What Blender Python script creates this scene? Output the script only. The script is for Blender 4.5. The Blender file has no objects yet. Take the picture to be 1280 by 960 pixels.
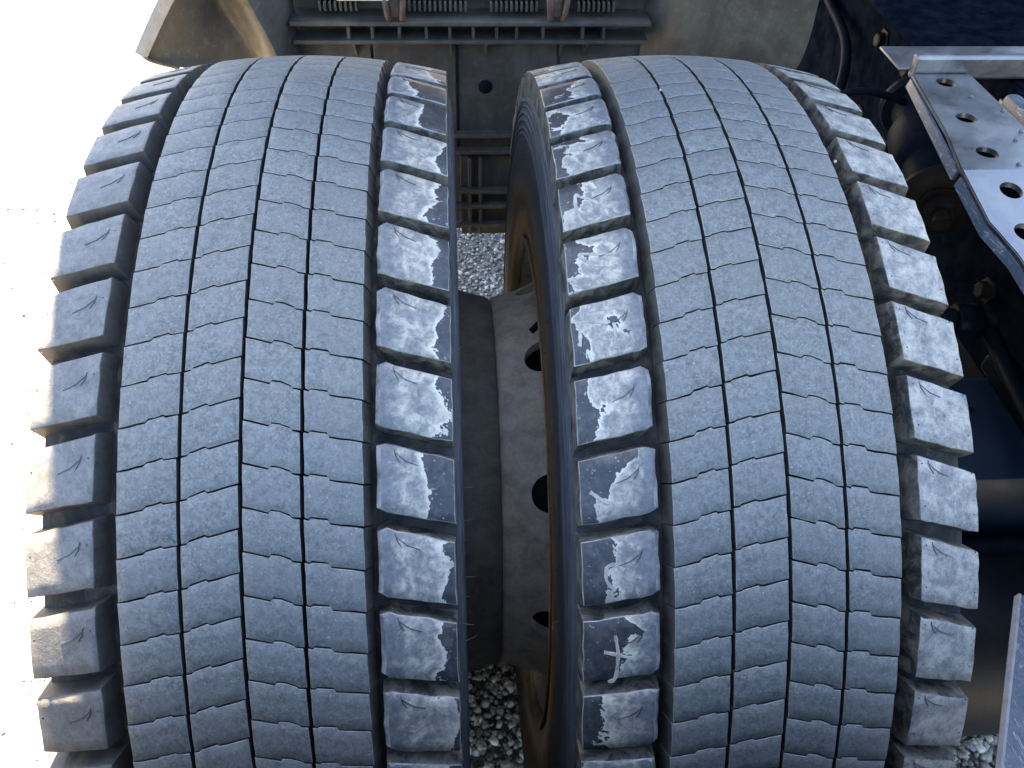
import bpy, bmesh, math, random
import numpy as np
from mathutils import Vector, Matrix
R = math.radians
random.seed(7); np.random.seed(7)
scn = bpy.context.scene
COL = scn.collection

# ------------------------------------------------------------------ camera
EL = R(51)                      # direction from the axle up to the camera, above the horizontal
ZA = 0.49                       # axle height
cam_d = bpy.data.cameras.new('camera'); cam = bpy.data.objects.new('camera', cam_d); COL.objects.link(cam)
scn.camera = cam
cam_d.sensor_width = 36; cam_d.lens = 36*1056.0/1280; cam_d.clip_start = .02; cam_d.clip_end = 200
CP = Vector((0, -.68209, 1.33231))
right = Vector((0.99769968, -0.06238351, 0.02652649))
fwd = Vector((0.06296185, 0.70774092, -0.70366086))
up = Vector((0.02512295, 0.70371237, 0.71004066))
mw = Matrix(((right.x, up.x, -fwd.x), (right.y, up.y, -fwd.y), (right.z, up.z, -fwd.z))).to_4x4()
mw.translation = CP
cam.matrix_world = mw

# ------------------------------------------------------------------ sky, sun, exposure
SUN_EL, SUN_AZ = R(53), R(-7.5)            # ahead of the truck, a little to the left
to_sun = Vector((math.sin(SUN_AZ)*math.cos(SUN_EL), math.cos(SUN_AZ)*math.cos(SUN_EL), math.sin(SUN_EL)))
world = bpy.data.worlds.new('World'); scn.world = world; world.use_nodes = True
nt = world.node_tree; nt.nodes.clear()
sky = nt.nodes.new('ShaderNodeTexSky'); sky.sky_type = 'NISHITA'; sky.sun_disc = False
sky.sun_elevation = SUN_EL; sky.sun_rotation = SUN_AZ; sky.dust_density = 1.2; sky.air_density = 1.0
bg = nt.nodes.new('ShaderNodeBackground'); bg.inputs['Strength'].default_value = .05
wo = nt.nodes.new('ShaderNodeOutputWorld')
nt.links.new(sky.outputs[0], bg.inputs[0]); nt.links.new(bg.outputs[0], wo.inputs[0])
sl = bpy.data.lights.new('sun', 'SUN'); sl.energy = 5; sl.angle = R(.5); sl.color = (1, .79, .52)
so = bpy.data.objects.new('sun', sl); COL.objects.link(so)
so.rotation_euler = to_sun.to_track_quat('Z', 'Y').to_euler(); so.location = to_sun*10
vs = scn.view_settings
vs.view_transform = 'Standard'; vs.look = 'None'; vs.gamma = 1; vs.use_curve_mapping = False
vs.exposure = 3.85

# ------------------------------------------------------------------ helpers
def tag(o, label=None, cat=None, group=None, kind=None):
    if label: o['label'] = label
    if cat: o['category'] = cat
    if group: o['group'] = group
    if kind: o['kind'] = kind
    return o
def empty(name, loc, label, cat, group=None):
    o = bpy.data.objects.new(name, None); COL.objects.link(o); o.location = loc; o.empty_display_size = .05
    return tag(o, label, cat, group)
def link(name, me, parent=None, rotx=0, loc=(0, 0, 0)):
    o = bpy.data.objects.new(name, me); COL.objects.link(o); o.parent = parent
    o.location = loc; o.rotation_euler = (rotx, 0, 0)
    return o
def mesh(name, V, F, mats, mi=None, smooth=None):
    me = bpy.data.meshes.new(name); me.from_pydata([tuple(v) for v in V], [], F)
    for m in mats: me.materials.append(m)
    if mi is not None: me.polygons.foreach_set('material_index', mi)
    if smooth is not None: me.polygons.foreach_set('use_smooth', smooth)
    me.update(); return me
def bm_mesh(bm, name, mat, smooth=False, angle=None):
    me = bpy.data.meshes.new(name); bmesh.ops.recalc_face_normals(bm, faces=bm.faces); bm.to_mesh(me); bm.free()
    me.materials.append(mat)
    if smooth:
        me.polygons.foreach_set('use_smooth', [True]*len(me.polygons))
        me.set_sharp_from_angle(angle=R(angle or 35))
    return me
def box(bm, x0, x1, y0, y1, z0, z1, bev=0, mat4=None):
    r = bmesh.ops.create_cube(bm, size=1)
    vs_ = r['verts']
    for v in vs_:
        v.co = Vector(((x0+x1)/2+v.co.x*(x1-x0), (y0+y1)/2+v.co.y*(y1-y0), (z0+z1)/2+v.co.z*(z1-z0)))
    if bev:
        ed = list({e for v in vs_ for e in v.link_edges})
        r2 = bmesh.ops.bevel(bm, geom=ed, offset=bev, segments=2, affect='EDGES', profile=.5)
        vs_ = list({v for f in r2['faces'] for v in f.verts} | {v for v in vs_ if v.is_valid})
    if mat4 is not None:
        for v in vs_: v.co = mat4 @ v.co
def frame(a, b):
    z = (Vector(b)-Vector(a)).normalized()
    x = z.orthogonal().normalized() if abs(z.z) > .9 else Vector((0, 0, 1)).cross(z).normalized()
    y = z.cross(x)
    return x, y, z
def lathe(bm, a, b, prof, n=48, caps=True):
    """prof: list of (distance along axis a->b, radius)"""
    x, y, z = frame(a, b); a = Vector(a); rings = []
    for s, r in prof:
        rings.append([bm.verts.new(a+z*s+(x*math.cos(2*math.pi*k/n)+y*math.sin(2*math.pi*k/n))*max(r, 1e-4)) for k in range(n)])
    for q in range(len(rings)-1):
        for k in range(n):
            bm.faces.new((rings[q][k], rings[q][(k+1) % n], rings[q+1][(k+1) % n], rings[q+1][k]))
    if caps:
        bm.faces.new(rings[0][::-1]); bm.faces.new(rings[-1])
def tube(bm, pts, r, n=8):
    pts = [Vector(p) for p in pts]; rings = []
    prev = None
    for i, p in enumerate(pts):
        d = (pts[min(i+1, len(pts)-1)]-pts[max(i-1, 0)]).normalized()
        x = (prev - d*prev.dot(d)).normalized() if prev is not None else d.orthogonal().normalized()
        prev = x; y = d.cross(x)
        rr = r(i/(len(pts)-1)) if callable(r) else r
        rings.append([bm.verts.new(p+(x*math.cos(2*math.pi*k/n)+y*math.sin(2*math.pi*k/n))*rr) for k in range(n)])
    for q in range(len(rings)-1):
        for k in range(n):
            bm.faces.new((rings[q][k], rings[q][(k+1) % n], rings[q+1][(k+1) % n], rings[q+1][k]))
    bm.faces.new(rings[0][::-1]); bm.faces.new(rings[-1])
def spline(pts, n=8):
    P = [Vector(p) for p in pts]; P = [P[0]*2-P[1]]+P+[P[-1]*2-P[-2]]; out = []
    for i in range(1, len(P)-2):
        for k in range(n):
            t = k/n
            out.append(.5*((2*P[i])+(-P[i-1]+P[i+1])*t+(2*P[i-1]-5*P[i]+4*P[i+1]-P[i+2])*t*t+(-P[i-1]+3*P[i]-3*P[i+1]+P[i+2])*t**3))
    out.append(P[-2]); return out

# ------------------------------------------------------------------ materials
class NT:
    def __init__(s, name):
        s.m = bpy.data.materials.new(name); s.m.use_nodes = True; s.t = s.m.node_tree
        s.b = s.t.nodes['Principled BSDF']
        s.co = s.t.nodes.new('ShaderNodeTexCoord').outputs['Object']
    def n(s, typ, **kw):
        o = s.t.nodes.new(typ)
        for k, v in kw.items(): setattr(o, k, v)
        return o
    def l(s, a, b): s.t.links.new(a, b)
    def val(s, sock, v):
        if hasattr(v, 'is_output') or hasattr(v, 'links'): s.l(v, sock)
        else: sock.default_value = v
    def math(s, op, a, b=0., clamp=False):
        o = s.n('ShaderNodeMath', operation=op, use_clamp=clamp); s.val(o.inputs[0], a); s.val(o.inputs[1], b); return o.outputs[0]
    def rnd_co(s, k=40.):
        oi = s.n('ShaderNodeObjectInfo'); m = s.math('MULTIPLY', oi.outputs['Random'], k)
        c = s.n('ShaderNodeCombineXYZ'); s.l(m, c.inputs[0]); s.l(m, c.inputs[1]); s.l(m, c.inputs[2])
        v = s.n('ShaderNodeVectorMath', operation='ADD'); s.l(s.co, v.inputs[0]); s.l(c.outputs[0], v.inputs[1]); return v.outputs[0]
    def noise(s, co, scale, det=4, rough=.6, dist=0.):
        o = s.n('ShaderNodeTexNoise'); s.l(co, o.inputs['Vector']); o.inputs['Scale'].default_value = scale
        o.inputs['Detail'].default_value = det; o.inputs['Roughness'].default_value = rough; o.inputs['Distortion'].default_value = dist
        return o.outputs['Fac']
    def ramp(s, f, stops, interp='LINEAR'):
        o = s.n('ShaderNodeValToRGB'); s.l(f, o.inputs[0]); r = o.color_ramp; r.interpolation = interp
        while len(r.elements) < len(stops): r.elements.new(.5)
        for e, (p, c) in zip(r.elements, stops):
            e.position = p; e.color = (c, c, c, 1) if isinstance(c, (int, float)) else (*c, 1)
        return o.outputs[0]
    def mix(s, f, a, b):
        o = s.n('ShaderNodeMix', data_type='RGBA'); s.val(o.inputs[0], f)
        for i, v in ((6, a), (7, b)):
            if isinstance(v, tuple): o.inputs[i].default_value = (*v, 1)
            else: s.l(v, o.inputs[i])
        return o.outputs[2]
    def bump(s, h, strength, dist):
        o = s.n('ShaderNodeBump'); s.l(h, o.inputs['Height']); o.inputs['Strength'].default_value = strength
        o.inputs['Distance'].default_value = dist; s.l(o.outputs[0], s.b.inputs['Normal'])
    def out(s, col, rough=.6, metal=0., spec=.5):
        s.val(s.b.inputs['Base Color'], (*col, 1) if isinstance(col, tuple) else col)
        s.val(s.b.inputs['Roughness'], rough); s.val(s.b.inputs['Metallic'], metal)
        s.b.inputs['Specular IOR Level'].default_value = spec
        return s.m
    def ior(s, v): s.b.inputs['IOR'].default_value = v; return s.m
    def scale(s, co, v):
        o = s.n('ShaderNodeVectorMath', operation='MULTIPLY'); s.l(co, o.inputs[0]); o.inputs[1].default_value = v; return o.outputs[0]

def m_tread():
    t = NT('worn_tread_rubber'); c = t.rnd_co()
    a = t.noise(c, 240, 5, .72); b = t.noise(c, 75, 4, .65); f = t.noise(c, 1100, 2, .6)
    base = t.ramp(a, [(.36, (.088, .092, .086)), (.5, (.15, .157, .146)), (.62, (.225, .234, .216))])
    base = t.mix(t.ramp(t.noise(c, 620, 3, .7), [(.5, 0.), (.64, .55)]), base, (.29, .295, .285))
    base = t.mix(t.ramp(t.noise(c, 480, 3, .7), [(.36, .55), (.48, 0.)]), base, (.09, .093, .092))
    base = t.mix(t.ramp(b, [(.42, 0.), (.62, .45)]), base, (.215, .22, .21))
    oi = t.n('ShaderNodeObjectInfo')
    base = t.mix(t.math('MULTIPLY', oi.outputs['Random'], .3), base, (.125, .128, .122))
    big = t.noise(t.scale(t.co, (1, 1, 1)), 9, 3, .6)
    base = t.mix(t.ramp(big, [(.4, 0.), (.65, .35)]), base, (.21, .205, .19))
    sp = t.ramp(t.noise(c, 520, 1, .5), [(.71, 0.), (.76, .8)])
    base = t.mix(sp, base, (.36, .36, .36))
    dk = t.ramp(t.noise(c, 760, 1, .5), [(.24, .6), (.31, 0.)])
    base = t.mix(dk, base, (.06, .06, .065))
    t.bump(t.math('ADD', a, t.math('MULTIPLY', f, .7)), .55, .0006)
    return t.out(base, .62, 0, .45)
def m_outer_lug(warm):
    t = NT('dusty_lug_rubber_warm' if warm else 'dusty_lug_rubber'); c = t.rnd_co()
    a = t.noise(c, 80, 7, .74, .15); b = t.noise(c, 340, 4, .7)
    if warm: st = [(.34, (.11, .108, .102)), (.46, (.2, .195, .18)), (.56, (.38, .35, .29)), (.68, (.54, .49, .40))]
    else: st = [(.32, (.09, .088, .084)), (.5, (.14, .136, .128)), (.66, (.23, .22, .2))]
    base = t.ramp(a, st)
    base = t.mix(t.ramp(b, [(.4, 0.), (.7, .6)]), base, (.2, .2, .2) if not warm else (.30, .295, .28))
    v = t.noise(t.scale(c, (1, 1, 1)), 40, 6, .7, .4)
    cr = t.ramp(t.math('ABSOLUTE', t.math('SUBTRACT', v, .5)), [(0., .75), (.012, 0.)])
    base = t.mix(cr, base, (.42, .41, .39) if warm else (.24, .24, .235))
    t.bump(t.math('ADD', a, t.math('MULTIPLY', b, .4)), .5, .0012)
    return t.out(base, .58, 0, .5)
def m_film(s):
    """inner shoulder lugs: worn grey rubber, a dried pale film with a thick flaking rim, then dark clean rubber"""
    t = NT('flaking_film_rubber' if s > 0 else 'flaking_film_rubber_sparse'); c = t.rnd_co()
    x = t.n('ShaderNodeSeparateXYZ'); t.l(t.co, x.inputs[0]); u = t.math('ABSOLUTE', x.outputs[0])
    q = t.math('MULTIPLY', t.math('SUBTRACT', u, .093), 1/.052)            # 0 at the groove, 1 at the shoulder
    oi = t.n('ShaderNodeObjectInfo')
    n1 = t.math('SUBTRACT', t.noise(c, 27, 5, .6, .3), .5); n2 = t.noise(c, 95, 6, .7, .5); n3 = t.noise(c, 210, 5, .72)
    edge = t.math('ADD', .78 if s > 0 else .66, t.math('MULTIPLY', t.math('SUBTRACT', oi.outputs['Random'], .5), .3 if s > 0 else .55))
    h = t.math('ADD', t.math('SUBTRACT', edge, q), t.math('MULTIPLY', n1, 1.5 if s > 0 else 2.3))
    h = t.math('ADD', h, t.math('MULTIPLY', t.math('SUBTRACT', n2, .5), .22))
    mask = t.ramp(h, [(.0, 0.), (.012, 1.)])
    rub = t.ramp(n3, [(.3, (.10, .103, .106)), (.55, (.165, .168, .17)), (.75, (.25, .25, .245))])
    film = t.ramp(n2, [(.34, (.15, .15, .148)), (.47, (.26, .25, .225)), (.58, (.43, .395, .325)), (.7, (.58, .525, .42))])
    film = t.mix(t.ramp(n3, [(.36, .7), (.5, 0.)]), film, (.16, .16, .156))
    rim = t.math('MULTIPLY', t.ramp(h, [(.05, 1.), (.16, 0.)]), t.ramp(n1, [(0., .95), (.08, .5)]))
    film = t.mix(rim, film, (.62, .56, .45))
    inner = t.ramp(t.math('ADD', q, t.math('MULTIPLY', t.math('SUBTRACT', n2, .5), .5)), [(.14, 0.), (.34, 1.)])
    film = t.mix(inner, rub, film)
    dark = t.ramp(n3, [(.3, (.028, .029, .032)), (.6, (.058, .06, .064)), (.74, (.14, .14, .135))])
    sp = t.ramp(t.noise(c, 330, 2, .5), [(.68, 0.), (.71, .85)])
    dark = t.mix(sp, dark, (.32, .31, .29))
    dark = t.mix(t.ramp(t.noise(c, 60, 5, .7), [(.52, 0.), (.7, .55)]), dark, (.15, .145, .13))
    base = t.mix(mask, dark, film)
    t.bump(t.math('ADD', t.math('MULTIPLY', t.math('MULTIPLY', mask, inner), .5), t.math('MULTIPLY', n3, .8)), .5, .0009)
    return t.out(base, t.ramp(mask, [(0., .42), (1., .58)]), 0, .5)
def m_wall():
    t = NT('groove_rubber'); c = t.rnd_co()
    a = t.noise(c, 60, 6, .7, .5); b = t.noise(c, 400, 3, .7)
    base = t.ramp(a, [(.34, (.016, .016, .017)), (.44, (.04, .037, .033)), (.52, (.12, .105, .08)), (.66, (.22, .19, .14))])
    base = t.mix(t.ramp(b, [(.5, 0.), (.75, .4)]), base, (.13, .12, .105))
    t.bump(t.math('ADD', a, b), .5, .001)
    return t.out(base, .6, 0, .5)
def m_lip():
    t = NT('chamfer_highlight_rubber'); c = t.rnd_co()
    a = t.noise(c, 70, 5, .7)
    base = t.ramp(a, [(.35, (.12, .12, .118)), (.52, (.26, .258, .25)), (.66, (.42, .405, .37))])  # edge highlights put into the colour as a paler tone
    return t.out(base, .45, 0, .5)
def m_carcass():
    t = NT('sidewall_rubber'); x = t.n('ShaderNodeSeparateXYZ'); t.l(t.co, x.inputs[0])
    rr = t.math('SQRT', t.math('ADD', t.math('MULTIPLY', x.outputs[1], x.outputs[1]), t.math('MULTIPLY', x.outputs[2], x.outputs[2])))
    a = t.noise(t.co, 45, 6, .7, .6); b = t.noise(t.co, 260, 4, .7)
    cv = t.n('ShaderNodeCombineXYZ'); t.l(rr, cv.inputs[0]); t.l(t.math('MULTIPLY', x.outputs[1], .03), cv.inputs[1])
    st = t.noise(cv.outputs[0], 420, 4, .7)
    dark = t.ramp(a, [(.3, (.028, .029, .034)), (.55, (.05, .051, .056)), (.75, (.1, .1, .1))])
    dark = t.mix(t.ramp(st, [(.4, 0.), (.65, .75)]), dark, (.12, .122, .128))
    brown = t.ramp(a, [(.3, (.15, .105, .06)), (.6, (.27, .19, .11)), (.8, (.34, .26, .16))])
    k = t.ramp(t.math('ADD', rr, t.math('MULTIPLY', t.math('SUBTRACT', a, .5), .03)), [(.355, 1.), (.392, 0.)])
    base = t.mix(k, dark, brown)
    # groove floors darker than the sidewall, with brown dirt
    g = t.ramp(rr, [(.46, 0.), (.468, 1.)])
    fl = t.ramp(a, [(.38, (.014, .014, .015)), (.55, (.04, .037, .032)), (.7, (.12, .1, .075))])
    base = t.mix(g, base, fl)
    t.bump(t.math('ADD', t.math('MULTIPLY', st, .5), b), .5, .001)
    return t.out(base, .72, 0, .35)
def m_simple(name, c1, c2, rough=.6, metal=0., scale=30, spec=.5, bump=.0005, c3=None, det=5):
    t = NT(name); a = t.noise(t.co, scale, det, .65, .4); b = t.noise(t.co, scale*7, 3, .6)
    st = [(.35, c1), (.62, c2)]
    if c3: st.append((.8, c3))
    base = t.ramp(t.math('ADD', t.math('MULTIPLY', a, .75), t.math('MULTIPLY', b, .25)), st)
    if bump: t.bump(t.math('ADD', a, t.math('MULTIPLY', b, .5)), .5, bump)
    return t.out(base, rough, metal, spec)
def m_ground():
    t = NT('gravel_ground')
    v = t.n('ShaderNodeTexVoronoi'); t.l(t.co, v.inputs['Vector']); v.inputs['Scale'].default_value = 95
    sep = t.n('ShaderNodeSeparateColor'); t.l(v.outputs['Color'], sep.inputs[0])
    base = t.ramp(sep.outputs[0], [(0., (.12, .11, .095)), (.5, (.2, .187, .165)), (1., (.29, .275, .25))])
    a = t.noise(t.co, 3, 5, .6)
    base = t.mix(t.ramp(a, [(.4, 0.), (.7, .4)]), base, (.24, .225, .2))
    t.bump(t.math('MULTIPLY', v.outputs['Distance'], -1.), .5, .004)
    return t.out(base, .85)
def m_stone():
    t = NT('gravel_stone'); g = t.n('ShaderNodeNewGeometry')
    base = t.ramp(g.outputs['Random Per Island'], [(0., (.10, .082, .06)), (.35, (.28, .24, .18)), (.7, (.5, .45, .37)), (1., (.8, .75, .66))])
    a = t.noise(t.co, 300, 3, .6)
    base = t.mix(t.ramp(a, [(.4, 0.), (.7, .35)]), base, (.36, .34, .3))
    return t.out(base, .7)
def m_steel():
    t = NT('galvanised_steel'); a = t.noise(t.co, 14, 6, .65, .5); b = t.noise(t.co, 220, 4, .7); s = t.noise(t.scale(t.co, (60, 600, 60)), 1, 3, .6)
    base = t.ramp(a, [(.3, (.17, .173, .178)), (.55, (.27, .274, .28)), (.75, (.38, .38, .37))])
    dirt = t.ramp(t.math('ADD', t.math('MULTIPLY', a, .5), t.math('MULTIPLY', b, .5)), [(.5, 0.), (.66, .7)])
    base = t.mix(dirt, base, (.33, .31, .28))
    ro = t.ramp(t.math('ADD', t.math('MULTIPLY', a, .7), t.math('MULTIPLY', b, .3)), [(.35, .26), (.65, .5)])
    t.bump(t.math('ADD', b, t.math('MULTIPLY', s, .5)), .3, .0004)
    return t.out(base, ro, t.ramp(dirt, [(0., .9), (1., .65)]), .5)
def m_paint(name='black_chassis_paint', c=(.004, .0055, .011), rough=.3):
    t = NT(name); a = t.noise(t.co, 25, 6, .7, .4); b = t.noise(t.co, 500, 2, .6)
    base = t.mix(t.ramp(a, [(.6, 0.), (.85, .12)]), c, (.03, .031, .034))
    base = t.mix(t.ramp(b, [(.7, 0.), (.76, .5)]), base, (.2, .2, .2))
    t.bump(a, .3, .0008)
    return t.out(base, t.ramp(a, [(.35, rough), (.7, rough+.25)]), 0, .4)
def m_rail():
    t = NT('dull_black_rail_paint'); a = t.noise(t.co, 30, 6, .7)
    return t.out(t.ramp(a, [(.4, (.003, .0045, .009)), (.75, (.012, .015, .022))]), .9, 0, 0.)
def m_scratched():
    t = NT('scratched_blue_grey_paint'); a = t.noise(t.co, 55, 7, .75, 1.5); b = t.noise(t.scale(t.co, (300, 40, 300)), 1, 4, .7, .8)
    base = t.ramp(a, [(.4, (.075, .10, .135)), (.6, (.13, .155, .185))])
    base = t.mix(t.ramp(b, [(.58, 0.), (.66, .9)]), base, (.5, .5, .5))
    base = t.mix(t.ramp(a, [(.6, 0.), (.68, .8)]), base, (.42, .42, .41))
    t.bump(t.math('ADD', a, b), .4, .0008)
    return t.out(base, .42)
def m_guard(k=1.):
    t = NT('dusty_black_plastic' if k == 1 else 'darker_black_plastic'); a = t.noise(t.co, 9, 7, .68, .6); b = t.noise(t.co, 90, 5, .7, .4); s = t.noise(t.scale(t.co, (45, 6, 6)), 1, 4, .6)
    base = t.ramp(t.math('ADD', t.math('MULTIPLY', a, .7), t.math('MULTIPLY', s, .3)), [(.34, (.055, .048, .038)), (.5, (.095, .084, .066)), (.68, (.17, .152, .12))])
    base = t.mix(t.ramp(b, [(.55, 0.), (.75, .6)]), base, (.19, .175, .15))
    base = t.mix(t.ramp(b, [(.25, .7), (.4, 0.)]), base, (.035, .033, .033))
    base = t.mix(1-k, base, (.015, .017, .022))  # lower k blends the whole plastic evenly toward near-black
    t.bump(t.math('ADD', a, t.math('MULTIPLY', b, .4)), .4, .001)
    return t.out(base, .55, 0, .4)
def low_ior(m, v=1.18):
    m.node_tree.nodes['Principled BSDF'].inputs['IOR'].default_value = v; return m
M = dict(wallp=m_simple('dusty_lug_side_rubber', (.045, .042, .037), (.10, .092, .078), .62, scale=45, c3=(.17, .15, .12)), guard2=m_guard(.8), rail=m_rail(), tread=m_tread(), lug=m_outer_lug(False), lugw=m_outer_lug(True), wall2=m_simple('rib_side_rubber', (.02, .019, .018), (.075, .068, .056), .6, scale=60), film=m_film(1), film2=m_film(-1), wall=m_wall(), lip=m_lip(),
         carcass=m_carcass(), ground=m_ground(), stone=m_stone(), steel=m_steel(), paint=low_ior(m_paint()), scratched=m_scratched(), guard=m_guard(),
         mark=m_simple('dark_moulding', (.03, .03, .032), (.06, .06, .062), .5),
         chalk=m_simple('chalk', (.22, .21, .185), (.5, .465, .4), .85, scale=110), pale=m_simple('pale_grey', (.3, .3, .3), (.5, .49, .47), .6),
         hair=m_simple('rubber_hair_rubber', (.05, .045, .04), (.12, .11, .1), .5),
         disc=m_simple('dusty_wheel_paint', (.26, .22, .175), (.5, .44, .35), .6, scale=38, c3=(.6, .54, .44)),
         disc2=m_simple('shaded_wheel_paint', (.08, .07, .058), (.16, .145, .12), .62, scale=38, c3=(.25, .22, .18)),  # left disc's shade put into a darker copy of the wheel paint
         rimm=m_simple('rim_edge_rust', (.13, .09, .05), (.24, .18, .11), .5, scale=60, c3=(.35, .29, .2)),
         rust=m_simple('rusty_steel', (.07, .04, .028), (.17, .105, .07), .7, scale=80, c3=(.28, .2, .15)),
         rubber=low_ior(m_simple('black_bush_rubber', (.005, .007, .012), (.012, .015, .022), .5, scale=40, c3=(.03, .03, .03), spec=.12)),
         brown=low_ior(m_simple('oily_brown_metal', (.010, .009, .007), (.022, .019, .014), .5, scale=50, spec=.4), 1.25),
         dblue=m_paint('dark_blue_axle_paint', (.008, .020, .040), .4),
         edge=m_simple('pale_edge_metal', (.13, .14, .15), (.2, .205, .21), .45, .3, scale=50),
         tank=m_simple('worn_black_tank_paint', (.004, .006, .010), (.008, .010, .014), .5, scale=120, spec=.25, c3=(.06, .055, .055)),
         cream=m_simple('pale_label_plastic', (.5, .52, .42), (.62, .64, .52), .5),
         cab=m_simple('dark_cab_paint', (.03, .03, .034), (.04, .04, .044), .4))

# ------------------------------------------------------------------ ground
bm = bmesh.new(); box(bm, -40, 40, -40, 40, -.3, 0)
g = link('ground', bm_mesh(bm, 'ground', M['ground'])); tag(g, kind='structure')
def stones(name, patches, label):
    phi = (1+5**.5)/2
    ico = np.array([(-1, phi, 0), (1, phi, 0), (-1, -phi, 0), (1, -phi, 0), (0, -1, phi), (0, 1, phi), (0, -1, -phi), (0, 1, -phi), (phi, 0, -1), (phi, 0, 1), (-phi, 0, -1), (-phi, 0, 1)])/1.9
    fc = np.array([(0, 11, 5), (0, 5, 1), (0, 1, 7), (0, 7, 10), (0, 10, 11), (1, 5, 9), (5, 11, 4), (11, 10, 2), (10, 7, 6), (7, 1, 8), (3, 9, 4), (3, 4, 2), (3, 2, 6), (3, 6, 8), (3, 8, 9), (4, 9, 5), (2, 4, 11), (6, 2, 10), (8, 6, 7), (9, 8, 1)])
    pos = []; siz = []
    for x0, x1, y0, y1, n, s0, s1 in patches:
        pos.append(np.c_[np.random.uniform(x0, x1, n), np.random.uniform(y0, y1, n)]); siz.append(s0+(s1-s0)*np.random.rand(n)**2.2)
    pos = np.concatenate(pos); siz = np.concatenate(siz); n = len(siz)
    V = ico[None]*np.random.uniform(.72, 1.28, (n, 12, 1))
    q = np.random.normal(size=(n, 4)); q /= np.linalg.norm(q, axis=1)[:, None]; w, x, y, z = q.T
    Rm = np.stack([1-2*(y*y+z*z), 2*(x*y-z*w), 2*(x*z+y*w), 2*(x*y+z*w), 1-2*(x*x+z*z), 2*(y*z-x*w), 2*(x*z-y*w), 2*(y*z+x*w), 1-2*(x*x+y*y)], 1).reshape(n, 3, 3)
    V = V*np.random.uniform(.6, 1.35, (n, 1, 3)); V = np.einsum('nij,nkj->nki', Rm, V)*siz[:, None, None]
    V[:, :, 2] *= np.where(pos[:, 0] < -.45, .25, .75)[:, None]
    V[:, :, 0] += pos[:, None, 0]; V[:, :, 1] += pos[:, None, 1]; V[:, :, 2] += (siz*.28+np.random.rand(n)*.003)[:, None]
    F = (fc[None]+12*np.arange(n)[:, None, None]).reshape(-1, 3)
    me = bpy.data.meshes.new(name); me.vertices.add(n*12); me.vertices.foreach_set('co', V.reshape(-1))
    me.loops.add(len(F)*3); me.loops.foreach_set('vertex_index', F.reshape(-1).astype(np.int32))
    me.polygons.add(len(F)); me.polygons.foreach_set('loop_start', np.arange(0, len(F)*3, 3, dtype=np.int32))
    me.update(calc_edges=True); me.validate(); me.materials.append(M['stone'])
    return tag(link(name, me), label, 'gravel', kind='stuff')
stones('gravel', [(-.35, .45, -.45, .75, 21000, .0035, .0085), (.45, 1.35, -.7, .6, 20000, .0035, .0085), (-.3, .5, .75, 2.3, 16000, .003, .0065),
                  (-2.2, -.45, -.6, 3.4, 2600, .002, .0045)],
       'loose angular grey and brown gravel under and beside the twin wheels')

# ------------------------------------------------------------------ tyres
PITCH = 2*math.pi/106; LP = 2*math.pi/53
def crown(u): return .5-.755*u*u
def pt(u, phi, r): return (u, -r*math.cos(phi), r*math.sin(phi))
def block_mesh(name, c, cols, nr, depth, bev, draft, mats, kink=0., extra=None, jit=0.):
    """cols: (X, phi_low, phi_high) across the piece; c: tyre centre; draft(nx, ns) -> widening at the foot"""
    nc = len(cols); u0 = np.array([q[0]-c for q in cols])
    G = np.zeros((nc, nr, 2))
    for i, (X, a, b) in enumerate(cols):
        for j in range(nr):
            t = j/(nr-1); k = kink*(1 if i == 0 else (1 if i == nc-1 else 0))*(.5-t)
            G[i, j] = (X-c+k, (a+(b-a)*t)*.5)
            if jit and (i in (0, nc-1) or j in (0, nr-1)): G[i, j] += (random.uniform(-jit, jit), random.uniform(-jit, jit))
    idx = np.arange(nc*nr).reshape(nc, nr)
    loop = [idx[i, 0] for i in range(nc)]+[idx[nc-1, j] for j in range(1, nr)]+[idx[i, nr-1] for i in range(nc-2, -1, -1)]+[idx[0, j] for j in range(nr-2, 0, -1)]
    P2 = G.reshape(-1, 2); L = P2[loop]; n = len(loop)
    e = np.roll(L, -1, 0)-L; en = np.c_[e[:, 1], -e[:, 0]]; en /= np.linalg.norm(en, axis=1)[:, None]
    nn = en+np.roll(en, 1, 0); nn /= np.maximum((nn*np.roll(en, 1, 0)).sum(1), .5)[:, None]
    V = [pt(p[0], p[1]/.5, crown(p[0])) for p in P2]
    F = []; mi = []; sm = []
    for i in range(nc-1):
        for j in range(nr-1):
            F.append((idx[i, j], idx[i+1, j], idx[i+1, j+1], idx[i, j+1])); mi.append(0); sm.append(True)
    b1 = len(V)
    for k in range(n):
        bb = bev(nn[k][0], nn[k][1]) if callable(bev) else (bev, bev, bev)
        q = L[k]+nn[k]*np.array((bb[0], bb[2])); V.append(pt(q[0], q[1]/.5, crown(L[k][0])-bb[1]))
    b2 = len(V)
    for k in range(n):
        bb = bev(nn[k][0], nn[k][1]) if callable(bev) else (bev, bev, bev)
        d = draft(nn[k][0], nn[k][1]); q = L[k]+nn[k]*np.array((bb[0], bb[2]))+np.array(d); V.append(pt(q[0], q[1]/.5, crown(L[k][0])-depth))
    for k in range(n):
        k2 = (k+1) % n
        F.append((loop[k], b1+k, b1+k2, loop[k2])); mi.append(1); sm.append(False)
        F.append((b1+k, b2+k, b2+k2, b1+k2)); mi.append(2); sm.append(False)
    if extra: extra(V, F, mi, sm)
    # make every face point outwards
    me = mesh(name, V, [tuple(int(a) for a in f) for f in F], mats, mi, sm)
    b = bmesh.new(); b.from_mesh(me); bmesh.ops.recalc_face_normals(b, faces=b.faces)
    if sum(f.normal.y for f in b.faces if f.material_index == 0) > 0:
        bmesh.ops.reverse_faces(b, faces=b.faces)
    b.to_mesh(me); b.free(); return me
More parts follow.
